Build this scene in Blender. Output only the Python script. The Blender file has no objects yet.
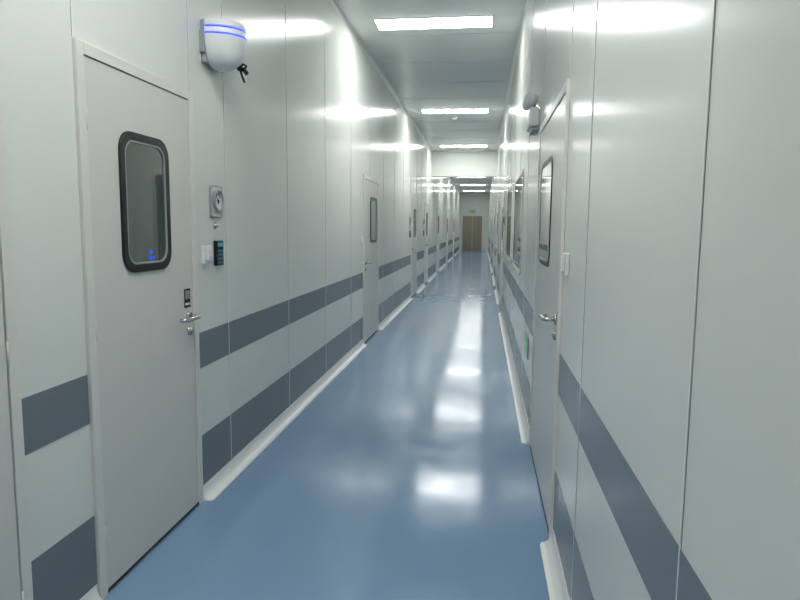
import bpy, bmesh, math
from mathutils import Vector, Matrix
A,B,H=1.484,0.367,3.642
Y0,Y1=-5.0,41.0
sc=bpy.context.scene
sc.view_settings.view_transform='Standard'
sc.view_settings.look='None'
sc.view_settings.exposure=0.0

# ---------------------------------------------------------------- materials
def s2l(c):
    return tuple(((v/255)/12.92 if v/255<=0.04045 else ((v/255+0.055)/1.055)**2.4) for v in c)
def mat(name,rgb,rough=0.4,metal=0.0,spec=0.5,coat=0.0,coat_r=0.05,emit=None,es=0,bump=None,var=0.0,rvar=0.0):
    m=bpy.data.materials.new(name); m.use_nodes=True
    nt=m.node_tree; n=nt.nodes; l=nt.links
    p=n['Principled BSDF']
    col=s2l(rgb)+(1,)
    p.inputs['Base Color'].default_value=col
    p.inputs['Roughness'].default_value=rough
    p.inputs['Metallic'].default_value=metal
    p.inputs['Specular IOR Level'].default_value=spec
    p.inputs['Coat Weight'].default_value=coat
    p.inputs['Coat Roughness'].default_value=coat_r
    if emit:
        p.inputs['Emission Color'].default_value=s2l(emit)+(1,)
        p.inputs['Emission Strength'].default_value=es
    geo=n.new('ShaderNodeNewGeometry')
    if var>0:
        nz=n.new('ShaderNodeTexNoise'); nz.inputs['Scale'].default_value=1.6; nz.inputs['Detail'].default_value=5
        l.new(geo.outputs['Position'],nz.inputs['Vector'])
        mx=n.new('ShaderNodeMix'); mx.data_type='RGBA'
        mx.inputs[6].default_value=tuple(c*(1-var) for c in col[:3])+(1,)
        mx.inputs[7].default_value=tuple(min(1,c*(1+var)) for c in col[:3])+(1,)
        l.new(nz.outputs['Fac'],mx.inputs[0]); l.new(mx.outputs[2],p.inputs['Base Color'])
    if rvar>0:
        nr=n.new('ShaderNodeTexNoise'); nr.inputs['Scale'].default_value=3.0; nr.inputs['Detail'].default_value=4
        l.new(geo.outputs['Position'],nr.inputs['Vector'])
        mr=n.new('ShaderNodeMapRange'); mr.inputs[1].default_value=0.35; mr.inputs[2].default_value=0.65
        mr.inputs[3].default_value=rough-rvar; mr.inputs[4].default_value=rough+rvar
        l.new(nr.outputs['Fac'],mr.inputs[0]); l.new(mr.outputs[0],p.inputs['Roughness'])
    if bump:
        sx,sy,sz,scale,dist=bump
        mp=n.new('ShaderNodeMapping'); mp.inputs['Scale'].default_value=(sx,sy,sz)
        nz=n.new('ShaderNodeTexNoise'); nz.inputs['Scale'].default_value=scale; nz.inputs['Detail'].default_value=2
        bp=n.new('ShaderNodeBump'); bp.inputs['Strength'].default_value=1.0; bp.inputs['Distance'].default_value=dist
        l.new(geo.outputs['Position'],mp.inputs['Vector']); l.new(mp.outputs[0],nz.inputs['Vector'])
        l.new(nz.outputs['Fac'],bp.inputs['Height']); l.new(bp.outputs[0],p.inputs['Normal'])
    return m
M={}
M['wall']=mat('wall_panel_steel',(225,228,223),rough=0.19,spec=0.12,bump=(1,0.6,1,1.3,0.0009),var=0.015)
M['ceil']=mat('ceiling_panel_steel',(205,209,205),rough=0.27,spec=0.35,bump=(1,1,1,1.2,0.0015))
M['floor']=mat('blue_epoxy',(124,155,187),rough=0.135,spec=0.42,bump=(1.3,1,1,5.0,0.0006),var=0.07,rvar=0.03)
M['band']=mat('grey_band',(118,127,135),rough=0.25,spec=0.35,bump=(1,0.6,1,1.3,0.0015),var=0.03)
M['white']=mat('cove_white_pvc',(232,234,233),rough=0.3)
M['alu']=mat('seam_aluminium',(205,208,206),rough=0.35,metal=0.3)
M['seam']=mat('seam_pale',(234,236,233),rough=0.4)
M['gap']=mat('seam_gap_grey',(120,124,122),rough=0.6)
M['door']=mat('door_enamel',(216,215,210),rough=0.3,spec=0.3,bump=(1,1,1,1.2,0.0015),var=0.02)
M['frame']=mat('door_frame_enamel',(224,223,218),rough=0.35)
M['black']=mat('black_rubber',(16,17,18),rough=0.35)
M['dark']=mat('gap_dark',(60,60,58),rough=0.7)
M['glass']=mat('dark_window_glass',(62,72,68),rough=0.05,spec=0.8,coat=1.0,coat_r=0.02,var=0.15)
M['steel']=mat('brushed_steel',(200,200,198),rough=0.22,metal=1.0)
M['plastic']=mat('white_plastic',(228,230,230),rough=0.3)
M['greyp']=mat('grey_plastic',(150,154,156),rough=0.4)
M['dial']=mat('dial_face',(235,236,232),rough=0.3)
M['blackp']=mat('black_plastic',(14,16,18),rough=0.2)
M['cyan']=mat('cyan_key',(30,110,130),rough=0.3,emit=(60,190,220),es=0.25)
M['blue']=mat('blue_led',(20,40,255),rough=0.3,emit=(25,50,255),es=3.0)
M['blue2']=mat('blue_glass_reflection',(20,50,200),rough=0.3,emit=(30,80,255),es=0.7)  # glowing blue that stands in for a reflection on the door glass
M['green']=mat('green_sign',(20,120,75),rough=0.3,emit=(30,200,110),es=0.2)
M['lamp']=mat('led_diffuser',(255,255,255),rough=0.5,emit=(253,254,252),es=31.0)
M['brown']=mat('end_door_paint',(150,142,126),rough=0.4)
M['lens']=mat('lamp_lens',(220,225,228),rough=0.1,coat=1.0)

# ---------------------------------------------------------------- helpers
def link(o,parent=None):
    sc.collection.objects.link(o)
    if parent: o.parent=parent
    return o
def empty(name):
    e=bpy.data.objects.new(name,None); e.empty_display_size=0.1
    return link(e)
def mesh_obj(name,verts,faces,m,parent=None,smooth=False,bevel=0,seg=2):
    me=bpy.data.meshes.new(name); me.from_pydata([tuple(v) for v in verts],[],faces)
    bm=bmesh.new(); bm.from_mesh(me); bmesh.ops.remove_doubles(bm,verts=bm.verts,dist=1e-6)
    bmesh.ops.recalc_face_normals(bm,faces=bm.faces); bm.to_mesh(me); bm.free()
    me.materials.append(M[m])
    if smooth:
        for p in me.polygons: p.use_smooth=True
    o=bpy.data.objects.new(name,me); link(o,parent)
    if bevel:
        b=o.modifiers.new('bevel','BEVEL'); b.width=bevel; b.segments=seg; b.limit_method='ANGLE'
    return o
BF=[(0,1,2,3),(4,5,6,7),(0,1,5,4),(1,2,6,5),(2,3,7,6),(3,0,4,7)]
def box(name,x0,x1,y0,y1,z0,z1,m,parent=None,bevel=0,seg=2):
    v=[(x0,y0,z0),(x1,y0,z0),(x1,y1,z0),(x0,y1,z0),(x0,y0,z1),(x1,y0,z1),(x1,y1,z1),(x0,y1,z1)]
    return mesh_obj(name,v,BF,m,parent,bevel=bevel,seg=seg)
# wall-local frame: (u=y, n=out of wall, z)
def T(side):
    if side=='L': return lambda u,n,z:(-A+n,u,z)
    if side=='R': return lambda u,n,z:(B-n,u,z)
    if side=='E': return lambda u,n,z:(u,Y1-n,z)
def wbox(side,name,u0,u1,n0,n1,z0,z1,m,parent=None,bevel=0,seg=2):
    t=T(side)
    v=[t(u0,n0,z0),t(u1,n0,z0),t(u1,n1,z0),t(u0,n1,z0),t(u0,n0,z1),t(u1,n0,z1),t(u1,n1,z1),t(u0,n1,z1)]
    return mesh_obj(name,v,BF,m,parent,bevel=bevel,seg=seg)
def rrect(u0,u1,z0,z1,r,k=8):
    pts=[]
    for cu,cz,a0 in ((u1-r,z1-r,0),(u0+r,z1-r,90),(u0+r,z0+r,180),(u1-r,z0+r,270)):
        for i in range(k+1):
            a=math.radians(a0+90*i/k); pts.append((cu+r*math.cos(a),cz+r*math.sin(a)))
    return pts
def wring(side,name,outer,inner,n0,n1,m,parent,chamfer=0.003):
    t=T(side); N=len(outer); v=[];f=[]
    def lerp(p,q,d):
        L=math.hypot(q[0]-p[0],q[1]-p[1]); k=d/L; return (p[0]+(q[0]-p[0])*k,p[1]+(q[1]-p[1])*k)
    loops=[[(p,n0) for p in outer],[(p,n1-chamfer) for p in outer],[(lerp(p,q,chamfer),n1) for p,q in zip(outer,inner)],
           [(lerp(q,p,chamfer),n1) for p,q in zip(outer,inner)],[(q,n1-chamfer) for q in inner],[(q,n0) for q in inner]]
    for lp in loops:
        for (p,n) in lp: v.append(t(p[0],n,p[1]))
    for k in range(5):
        for i in range(N):
            j=(i+1)%N; f.append((k*N+i,k*N+j,(k+1)*N+j,(k+1)*N+i))
    for i in range(N):
        j=(i+1)%N; f.append((5*N+i,5*N+j,j,i))
    return mesh_obj(name,v,f,m,parent)
def wplate(side,name,outline,n0,n1,m,parent,bevel=0):
    t=T(side); N=len(outline)
    v=[t(p[0],n0,p[1]) for p in outline]+[t(p[0],n1,p[1]) for p in outline]
    f=[tuple(range(N)),tuple(range(N,2*N))]+[(i,(i+1)%N,N+(i+1)%N,N+i) for i in range(N)]
    return mesh_obj(name,v,f,m,parent,bevel=bevel)
def circ(u,z,r,k=32): return [(u+r*math.cos(2*math.pi*i/k),z+r*math.sin(2*math.pi*i/k)) for i in range(k)]
def tube(name,pts,r,m,parent,k=12,caps=True,radii=None):
    pts=[Vector(p) for p in pts]; v=[];f=[]
    up=None
    for i,p in enumerate(pts):
        d=(pts[min(i+1,len(pts)-1)]-pts[max(i-1,0)]).normalized()
        if up is None:
            up=d.orthogonal().normalized()
        up=(up-d*up.dot(d)).normalized(); s=d.cross(up)
        rr=radii[i] if radii else r
        for j in range(k):
            a=2*math.pi*j/k; v.append(p+(up*math.cos(a)+s*math.sin(a))*rr)
    for i in range(len(pts)-1):
        for j in range(k):
            jj=(j+1)%k; f.append((i*k+j,i*k+jj,(i+1)*k+jj,(i+1)*k+j))
    if caps: f.append(tuple(range(k))); f.append(tuple((len(pts)-1)*k+j for j in range(k)))
    return mesh_obj(name,v,f,m,parent,smooth=True)
def lathe(name,prof,origin,axis,m,parent,k=32):
    """prof: list (r,h) revolved about axis at origin"""
    ax=Vector(axis).normalized(); e1=ax.orthogonal().normalized(); e2=ax.cross(e1); o=Vector(origin)
    v=[];f=[]
    for r,h in prof:
        for j in range(k):
            a=2*math.pi*j/k; v.append(o+ax*h+(e1*math.cos(a)+e2*math.sin(a))*max(r,1e-5))
    for i in range(len(prof)-1):
        for j in range(k):
            jj=(j+1)%k; f.append((i*k+j,i*k+jj,(i+1)*k+jj,(i+1)*k+j))
    f.append(tuple(range(k))); f.append(tuple((len(prof)-1)*k+j for j in range(k)))
    return mesh_obj(name,v,f,m,parent,smooth=True)

# ---------------------------------------------------------------- shell
box('floor',-A-0.2,B+0.2,Y0,Y1,-0.1,0,'floor')
box('ceiling',-A-0.2,B+0.2,Y0,Y1,H,H+0.1,'ceil')
box('wall_left',-A-0.1,-A,Y0,Y1,0,H,'wall')
box('wall_right',B,B+0.1,Y0,Y1,0,H,'wall')
box('wall_end',-A,B,Y1,Y1+0.1,0,H,'wall')
box('wall_back',-A,B,Y0-0.1,Y0,0,H,'wall')
box('wall_header',-A,B,18.4,18.5,2.95,H,'wall')
box('trim_header_edge',-A+0.001,B-0.001,18.385,18.515,2.925,2.949,'greyp')

# doors: (side,y0,y1,top,handle_end,(win u0,u1,z0,z1))
doors=[('L',0.90,1.83,2.15,'near',None),
       ('L',2.20,3.135,2.155,'far',(2.45,2.855,1.285,1.875)),
       ('L',7.83,8.98,2.13,'near',(8.28,8.78,1.28,1.88)),
       ('L',13.2,14.3,2.13,'near',(13.6,14.0,1.28,1.88)),
       ('L',16.2,17.3,2.13,'near',(16.6,17.0,1.28,1.88)),
       ('L',20.6,21.8,2.13,'near',(21.0,21.4,1.28,1.88)),
       ('L',26.0,27.2,2.13,'near',(26.4,26.8,1.28,1.88)),
       ('L',32.0,33.2,2.13,'near',(32.4,32.8,1.28,1.88)),
       ('R',2.95,4.33,2.145,'near',(3.46,4.1,1.28,1.88)),
       ('R',11.2,12.5,2.13,'near',(11.6,12.1,1.28,1.88)),
       ('R',15.4,16.6,2.13,'near',(15.8,16.2,1.28,1.88)),
       ('R',20.0,21.2,2.13,'near',(20.4,20.8,1.28,1.88)),
       ('R',27.0,28.2,2.13,'near',(27.4,27.8,1.28,1.88))]
def lever(side,parent,u,z,direc,n0):
    t=T(side)
    nrm=Vector(t(0,1,0))-Vector(t(0,0,0))
    lathe('handle_rose',[(0.027,0),(0.027,0.007),(0.023,0.010),(0.012,0.011)],t(u,n0,z),nrm,'steel',parent,24)
    pts=[t(u,n0+0.008,z),t(u,n0+0.04,z),t(u+direc*0.004,n0+0.053,z),t(u+direc*0.016,n0+0.06,z),t(u+direc*0.08,n0+0.061,z),
         t(u+direc*0.13,n0+0.059,z-0.002),t(u+direc*0.145,n0+0.05,z-0.003),t(u+direc*0.148,n0+0.03,z-0.003)]
    tube('handle_lever',pts,0.0105,'steel',parent)
    lathe('lock_escutcheon',[(0.025,0),(0.025,0.008),(0.02,0.011),(0.009,0.012),(0.009,0.018),(0.002,0.019)],t(u,n0,z-0.075),nrm,'steel',parent,24)
def door(idx,side,u0,u1,top,hend,win):
    e=empty('door_%d'%idx)
    fw=0.045
    # frame jambs and head
    wbox(side,'jamb_near',u0,u0+fw,0.0005,0.016,0,top,'frame',e,bevel=0.002)
    wbox(side,'jamb_far',u1-fw,u1,0.0005,0.016,0,top,'frame',e,bevel=0.002)
    wbox(side,'frame_head',u0+fw,u1-fw,0.0005,0.016,top-fw,top,'frame',e,bevel=0.002)
    wbox(side,'rebate_shadow',u0+fw,u1-fw,0.0005,0.002,0.002,top-fw,'dark',e)
    g=0.004
    l0,l1=u0+fw+g,u1-fw-g
    wbox(side,'leaf',l0,l1,0.002,0.011,0.01,top-fw-g,'door',e,bevel=0.0015)
    wbox(side,'sill_seal',l0,l1,0.002,0.0125,0.008,0.02,'dark',e)
    if win:
        a0,a1,z0,z1=win
        R=0.085
        w=0.034 if side=='L' else 0.026
        gt=0.021 if side=='L' else 0.0155
        out=rrect(a0,a1,z0,z1,R)
        inn=rrect(a0+w,a1-w,z0+w,z1-w,R-w*0.6)
        wring(side,'window_gasket',out,inn,0.011,gt,'black',e,0.002)
        w2=w+0.008
        inn2=rrect(a0+w2,a1-w2,z0+w2,z1-w2,R-w2*0.6)
        wring(side,'window_inner_seal',inn,inn2,0.0115,gt-0.001,'greyp',e,0.001)
        wplate(side,'window_glass',inn,0.011,0.0135,'glass',e)
    hz=1.03 if side=='L' else 1.06
    if hend=='far': lever(side,e,l1-0.055,hz,-1,0.011)
    else: lever(side,e,l0+0.055,hz,1,0.011)
    # hinges on the other edge
    hu=l0-0.004 if hend=='far' else l1+0.004
    t=T(side)
    for k,z in enumerate((0.25,1.08,1.88)):
        tube('hinge_%d'%(k+1),[t(hu,0.014,z-0.04),t(hu,0.014,z+0.04)],0.004,'frame',e)
    return e
D=[door(i+1,*d) for i,d in enumerate(doors)]
d2=D[1]
# label on near door
wbox('L','label_plate',2.985,3.05,0.011,0.013,1.075,1.17,'blackp',d2,bevel=0.001)
wbox('L','label_print_top',2.993,3.042,0.0131,0.0137,1.118,1.162,'greyp',d2)
wbox('L','label_print_text',2.993,3.042,0.0131,0.0137,1.088,1.10,'plastic',d2)
# small blue reflection on the pane, painted as glowing patches
wbox('L','blue_reflection',2.665,2.69,0.0136,0.0142,1.36,1.375,'blue2',d2)
wbox('L','blue_reflection_lower',2.66,2.705,0.0136,0.0142,1.335,1.348,'blue2',d2)

# bands / baseboards, interrupted by doors
def segments(side,lo,hi):
    ds=sorted([(d[1],d[2]) for d in doors if d[0]==side]); cur=lo; out=[]
    for a,b in ds:
        if a>cur+0.01: out.append((cur,a))
        cur=b
    if hi>cur: out.append((cur,hi))
    return out
def cove(side,name,u0,u1):
    t=T(side); r=0.062; h=0.075
    prof=[(0.0005,0.0),(0.0005,h),(0.006,h)]
    for i in range(1,9):
        a=math.radians(90*i/9); prof.append((r-(r-0.006)*math.cos(a), h-(h-0.006)*math.sin(a)))
    prof+= [(r,0.005),(r+0.002,0.0)]
    N=len(prof); v=[];f=[]
    # rounded ends
    st=[(u0+0.004,0.15),(u0+0.006,0.6),(u0+0.016,0.9),(u0+0.035,1.0),(u1-0.035,1.0),(u1-0.016,0.9),(u1-0.006,0.6),(u1-0.004,0.15)]
    for u,s in st:
        for n,z in prof: v.append(t(u,max(0.0005,n*s),z*(0.6+0.4*s)))
    for i in range(len(st)-1):
        for j in range(N-1):
            f.append((i*N+j,i*N+j+1,(i+1)*N+j+1,(i+1)*N+j))
        f.append((i*N+N-1,i*N,(i+1)*N,(i+1)*N+N-1))
    f.append(tuple(range(N))); f.append(tuple((len(st)-1)*N+j for j in range(N)))
    o=mesh_obj(name,v,f,'white')
    return o
for side,nm in (('L','left'),('R','right')):
    e=empty('trim_bands_'+nm)
    eb=empty('baseboard_'+nm)
    for k,(a,b) in enumerate(segments(side,Y0,Y1)):
        wbox(side,'upper_band_%d'%k,a+0.003,b-0.003,0.0004,0.0022,0.727,0.919,'band',e)
        wbox(side,'lower_band_%d'%k,a+0.003,b-0.003,0.0004,0.0022,0.075,0.356,'band',e)
        o=cove(side,'cove_%d'%k,a,b); o.parent=eb
# panel seams
def seam_set(side,name,ys):
    e=empty(name)
    ds=[(d[1],d[2]) for d in doors if d[0]==side]
    for k,y in enumerate(ys):
        z0=0.08
        for a,b in ds:
            if a-0.01<=y<=b+0.01: z0=2.16
        wbox(side,'seam_%d'%k,y-0.0028,y+0.0028,0.0004,0.0026,z0,H,'seam',e)
        wbox(side,'seam_gap_%d'%k,y+0.0029,y+0.0055,0.0004,0.0008,z0,H,'gap',e)
        wbox(side,'seam_gap_near_%d'%k,y-0.0045,y-0.0029,0.0004,0.0008,z0,H,'gap',e)
    return e
yl=[-2.0,-0.8,0.4]+[2.205,3.13,3.56]+[3.56+1.18*i for i in range(1,31)]
seam_set('L','trim_seams_left',yl)
yr=[-2.6,-1.4,-0.05,1.14,2.32,2.955,4.325]+[4.33+1.18*i for i in range(1,30)]
seam_set('R','trim_seams_right',yr)
# ceiling corner coves
for nm,x,s in (('left',-A,1),('right',B,-1)):
    v=[];N=7
    for y in (Y0,Y1):
        for i in range(N):
            a=math.radians(90*i/(N-1)); r=0.04
            v.append((x+s*(r-r*math.cos(a)) if i else x+s*0.0005, y, H-0.0005-(r-r*math.sin(a)) if i<N-1 else H-0.0005))
        v.append((x+s*0.0005,y,H-0.0005))
    K=N+1
    f=[(i,i+1,K+i+1,K+i) for i in range(K-1)]+[(K-1,0,K,2*K-1)]
    mesh_obj('trim_ceiling_'+nm,v,f,'alu')
# ceiling joints
e=empty('trim_ceiling_joints')
for k in range(39):
    y=-4.4+1.18*k
    box('joint_%d'%k,-A+0.05,B-0.05,y-0.002,y+0.002,H-0.003,H-0.0005,'ceil',e)

# ---------------------------------------------------------------- ceiling lights
for i in range(9):
    y=1.85-5.13+5.13*i
    e=empty('ceiling_light_panel')
    x0,x1=-1.18,0.05; yy0,yy1=y-0.17,y+0.17
    z=H-0.001
    box('housing',x0,x1,yy0,yy1,z-0.008,z,'plastic',e,bevel=0.002)
    box('diffuser',x0+0.01,x1-0.01,yy0+0.01,yy1-0.01,z-0.011,z-0.0082,'lamp',e)
# smoke detector
e=empty('smoke_detector')
lathe('detector_base',[(0.055,0),(0.055,0.015),(0.05,0.02)],(-0.6,12.75,H-0.001),(0,0,-1),'plastic',e)
lathe('detector_head',[(0.045,0.02),(0.045,0.04),(0.03,0.055),(0.005,0.06)],(-0.6,12.75,H-0.001),(0,0,-1),'plastic',e)

# ---------------------------------------------------------------- pressure gauges
def gauge(side,cu,cz):
    t=T(side)
    e=empty('pressure_gauge')
    nrm=Vector(t(0,1,0))-Vector(t(0,0,0))
    wplate(side,'gauge_plate',rrect(cu-0.07,cu+0.07,cz-0.085,cz+0.085,0.012),0.0005,0.012,'frame',e,bevel=0.002)
    wring(side,'gauge_plate_edge',rrect(cu-0.073,cu+0.073,cz-0.088,cz+0.088,0.014),rrect(cu-0.066,cu+0.066,cz-0.081,cz+0.081,0.01),0.0005,0.015,'greyp',e,0.002)
    wring(side,'gauge_bezel',circ(cu,cz+0.005,0.060),circ(cu,cz+0.005,0.049),0.012,0.030,'greyp',e)
    wplate(side,'gauge_dial',circ(cu,cz+0.005,0.049),0.012,0.020,'dial',e)
    wplate(side,'gauge_scale',[(cu+0.038*math.cos(a),cz+0.005+0.038*math.sin(a)) for a in [math.radians(x) for x in range(30,151,10)]]+[(cu+0.031*math.cos(a),cz+0.005+0.031*math.sin(a)) for a in [math.radians(x) for x in range(150,29,-10)]],0.0201,0.0205,'blackp',e)
    wplate(side,'gauge_needle',[(cu-0.004,cz-0.015),(cu+0.004,cz-0.013),(cu-0.018,cz+0.036)],0.0206,0.022,'blackp',e)
    lathe('gauge_hub',[(0.008,0),(0.008,0.004),(0.002,0.005)],t(cu,0.020,cz+0.003),nrm,'blackp',e,16)
    lathe('port_knob',[(0.018,0),(0.018,0.004),(0.011,0.006),(0.010,0.018),(0.003,0.02)],t(cu-0.005,0.0005,cz-0.132),nrm,'steel',e,20)
gauge('L',3.405,1.62)
gauge('L',12.95,1.62); gauge('L',15.95,1.62); gauge('R',10.95,1.62)
# wall switch & keypad
def switch(side,u0,u1,z0,z1,n=0.02):
    e=empty('light_switch')
    wbox(side,'plate',u0,u1,0.0005,n*0.55,z0,z1,'plastic',e,bevel=0.004)
    wbox(side,'rocker',u0+0.018,u1-0.018,n*0.55,n,z0+0.018,z1-0.018,'plastic',e,bevel=0.003)
    wbox(side,'indicator',(u0+u1)/2-0.006,(u0+u1)/2+0.006,n,n+0.0006,z0+0.03,z0+0.036,'greyp',e)
switch('L',3.215,3.31,1.285,1.38,0.035)
switch('R',2.745,2.84,1.29,1.385,0.035)
switch('L',7.66,7.75,1.29,1.38)
switch('R',15.1,15.19,1.29,1.38)
def keypad(side,u,z):
    e=empty('access_keypad')
    wbox(side,'body',u,u+0.095,0.0005,0.022,z,z+0.14,'blackp',e,bevel=0.005)
    wbox(side,'screen',u+0.015,u+0.08,0.0221,0.0227,z+0.107,z+0.127,'cyan',e)
    for r in range(4):
        for c in range(3):
            uu=u+0.019+c*0.024; zz=z+0.083-r*0.022
            wbox(side,'key_%d_%d'%(r,c),uu,uu+0.009,0.0221,0.0232,zz-0.004,zz+0.004,'cyan',e)
keypad('L',3.37,1.265)
keypad('L',12.9,1.28); keypad('L',15.9,1.28)

# ---------------------------------------------------------------- wall-mounted dome device (white, blue LED line)
e=empty('emergency_alarm_light')
S=0.86
DZ=-0.065
cx,cy,cz=-A+0.02,3.39,2.50
wbox('L','mount_plate',3.27,3.52,0.0005,0.03,2.40+DZ,2.62+DZ,'greyp',e,bevel=0.01)
wbox('L','mount_latch',3.255,3.269,0.0005,0.03,2.45+DZ,2.56+DZ,'greyp',e,bevel=0.003)
def halfbody(name,levels,m,k=28):
    v=[];f=[]
    for (ru,rn,z) in levels:
        z=2.385+(z-2.385)*0.87+DZ
        for j in range(k+1):
            a=math.pi*j/k; v.append((cx+0.01+rn*S*math.sin(a),cy-ru*S*math.cos(a),z))
    K=k+1
    for i in range(len(levels)-1):
        for j in range(K-1): f.append((i*K+j,i*K+j+1,(i+1)*K+j+1,(i+1)*K+j))
        f.append((i*K+K-1,i*K,(i+1)*K,(i+1)*K+K-1))
    f.append(tuple(range(K))); f.append(tuple((len(levels)-1)*K+j for j in range(K)))
    return mesh_obj(name,v,f,m,e,smooth=False,bevel=0.002)
lv=[(0.05,0.06,2.385),(0.085,0.11,2.395),(0.115,0.15,2.42),(0.138,0.178,2.46),(0.150,0.192,2.51),(0.155,0.198,2.56),(0.156,0.199,2.605)]
o=halfbody('dome_body',lv,'plastic')
for p in o.data.polygons: p.use_smooth=len(p.vertices)==4
halfbody('led_strip',[(0.150,0.193,2.605),(0.150,0.193,2.615)],'blue')
halfbody('dome_cap',[(0.156,0.199,2.615),(0.154,0.197,2.640),(0.14,0.18,2.655),(0.11,0.14,2.662)],'plastic')
halfbody('lower_led',[(0.1535,0.1965,2.565),(0.1565,0.1998,2.567),(0.1565,0.1998,2.575),(0.1545,0.198,2.577)],'blue')
# cable and clip hanging below
bx,by,bz=cx+0.10,3.48,2.42+DZ+0.03
tube('cable',[(bx,by,bz),(bx+0.01,by+0.01,bz-0.03),(bx+0.03,by+0.02,bz-0.035),(bx+0.035,by+0.035,bz-0.015),(bx+0.015,by+0.04,bz),( bx,by+0.03,bz-0.03),(bx+0.01,by+0.04,bz-0.07),(bx+0.02,by+0.045,bz-0.10)],0.007,'blackp',e,10)
tube('cable_plug',[(bx-0.01,by-0.01,bz+0.0),(bx+0.012,by+0.01,bz-0.04)],0.016,'blackp',e,12)
tube('cable_tail',[(bx+0.02,by+0.02,bz-0.03),(bx+0.045,by+0.02,bz-0.06)],0.012,'blackp',e,12)

# right wall twin-head emergency lamp
e=empty('twin_head_emergency_lamp')
wbox('R','battery_case',4.55,4.85,0.0005,0.07,2.19,2.32,'plastic',e,bevel=0.015,seg=4)
wbox('R','case_base',4.57,4.83,0.0005,0.05,2.165,2.188,'greyp',e,bevel=0.005)
for k,u in enumerate((4.61,4.79)):
    o=Vector((B-0.055,u,2.38)); ax=Vector((-0.75,-0.55,-0.1)).normalized()
    tube('head_stem_%d'%(k+1),[(B-0.035,u,2.31),(B-0.04,u,2.35),tuple(o)],0.010,'greyp',e)
    lathe('lamp_head_%d'%(k+1),[(0.015,-0.045),(0.034,-0.035),(0.044,-0.01),(0.047,0.02),(0.047,0.03),(0.043,0.031)],o,ax,'plastic',e)
    lathe('lamp_lens_%d'%(k+1),[(0.042,0.031),(0.036,0.038),(0.02,0.042),(0.001,0.043)],o,ax,'lens',e)

# right wall observation windows
def obs(idx,side,u0,u1,z0,z1):
    e=empty('window_%d'%idx)
    out=rrect(u0,u1,z0,z1,0.08); inn=rrect(u0+0.045,u1-0.045,z0+0.045,z1-0.045,0.05)
    wring(side,'window_frame',out,inn,0.0005,0.012,'frame',e)
    inn2=rrect(u0+0.07,u1-0.07,z0+0.07,z1-0.07,0.035)
    wring(side,'window_gasket',inn,inn2,0.0005,0.009,'black',e)
    wplate(side,'window_pane',inn2,0.0005,0.005,'glass',e)
obs(1,'R',6.1,7.6,1.05,2.05)
obs(2,'R',8.3,9.8,1.05,2.05)
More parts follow.
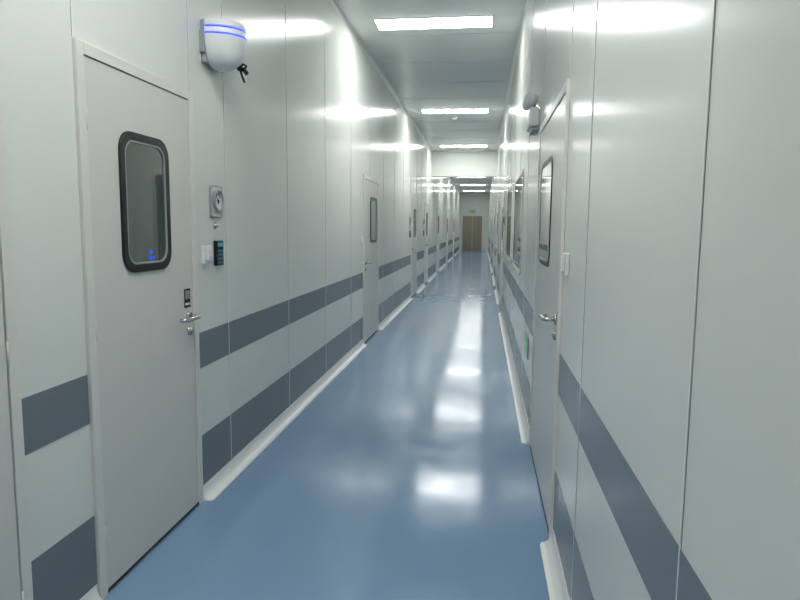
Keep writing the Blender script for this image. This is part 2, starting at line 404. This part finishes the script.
# evacuation signs
def sign(side,u0,u1,z0,z1,n=0.006):
    e=empty('exit_sign')
    wbox(side,'sign_case',u0,u1,0.0005,n,z0,z1,'greyp',e,bevel=0.002)
    wbox(side,'sign_face',u0+0.01,u1-0.01,n,n+0.002,z0+0.01,z1-0.01,'green',e)
    w=u1-u0; h=z1-z0; n2=n+0.002
    uc=u0+w*0.3; zc=z0+h*0.5
    wplate(side,'arrow',[(u0+w*.55,zc-h*.05),(u0+w*.75,zc-h*.05),(u0+w*.75,zc-h*.2),(u0+w*.92,zc),(u0+w*.75,zc+h*.2),(u0+w*.75,zc+h*.05),(u0+w*.55,zc+h*.05)],n2,n2+0.0008,'plastic',e)
    wplate(side,'runner_head',circ(uc,z0+h*.75,h*.08,12),n2,n2+0.0008,'plastic',e)
    wplate(side,'runner_body',[(uc-w*.12,z0+h*.18),(uc-w*.07,z0+h*.18),(uc,z0+h*.38),(uc+w*.08,z0+h*.18),(uc+w*.12,z0+h*.2),(uc+w*.04,z0+h*.45),(uc+w*.05,z0+h*.6),(uc+w*.12,z0+h*.5),(uc+w*.14,z0+h*.54),(uc+w*.04,z0+h*.68),(uc-w*.08,z0+h*.62),(uc-w*.12,z0+h*.5),(uc-w*.08,z0+h*.5),(uc-w*.04,z0+h*.56),(uc-w*.04,z0+h*.4)],n2,n2+0.0008,'plastic',e)
sign('R',4.85,5.2,0.49,0.66)
sign('R',10.3,10.65,0.49,0.66)

# ---------------------------------------------------------------- end wall double door
e=empty('door_14'); u0,u1,top=-1.36,0.0,2.3
wbox('E','jamb_l',u0,u0+0.06,0.0005,0.03,0,top,'frame',e)
wbox('E','jamb_r',u1-0.06,u1,0.0005,0.03,0,top,'frame',e)
wbox('E','head',u0+0.06,u1-0.06,0.0005,0.03,top-0.06,top,'frame',e)
um=(u0+u1)/2
wbox('E','leaf_l',u0+0.065,um-0.01,0.0005,0.02,0.01,top-0.065,'brown',e,bevel=0.003)
wbox('E','leaf_r',um+0.01,u1-0.065,0.0005,0.02,0.01,top-0.065,'brown',e,bevel=0.003)
for nm,u in (('l',um-0.08),('r',um+0.08)):
    tube('pull_'+nm,[(u,Y1-0.02,0.95),(u,Y1-0.06,0.96),(u,Y1-0.06,1.2),(u,Y1-0.02,1.21)],0.012,'steel',e)
sign('E',-0.85,-0.5,2.42,2.62)

# ---------------------------------------------------------------- world & camera
w=bpy.data.worlds.new('world'); sc.world=w; w.use_nodes=True
w.node_tree.nodes['Background'].inputs[0].default_value=(0.6,0.65,0.65,1)
w.node_tree.nodes['Background'].inputs[1].default_value=0.1
f,pi,ya,ro,h=634.2,0.1143,0.1282,-0.0096,1.4889
cy_,sy_=math.cos(ya),math.sin(ya); cp,sp=math.cos(pi),math.sin(pi)
fwd=Vector((-sy_*cp,cy_*cp,-sp)); right=Vector((cy_,sy_,0)); up=right.cross(fwd)
r2=right*math.cos(ro)-up*math.sin(ro); u2=right*math.sin(ro)+up*math.cos(ro)
cam=bpy.data.cameras.new('camera'); cam.sensor_width=36; cam.lens=f/800*36; cam.clip_start=0.02; cam.clip_end=200
co=bpy.data.objects.new('camera',cam); sc.collection.objects.link(co)
mw=Matrix((r2,u2,-fwd)).transposed().to_4x4(); mw.translation=Vector((0,0,h)); co.matrix_world=mw
sc.camera=co
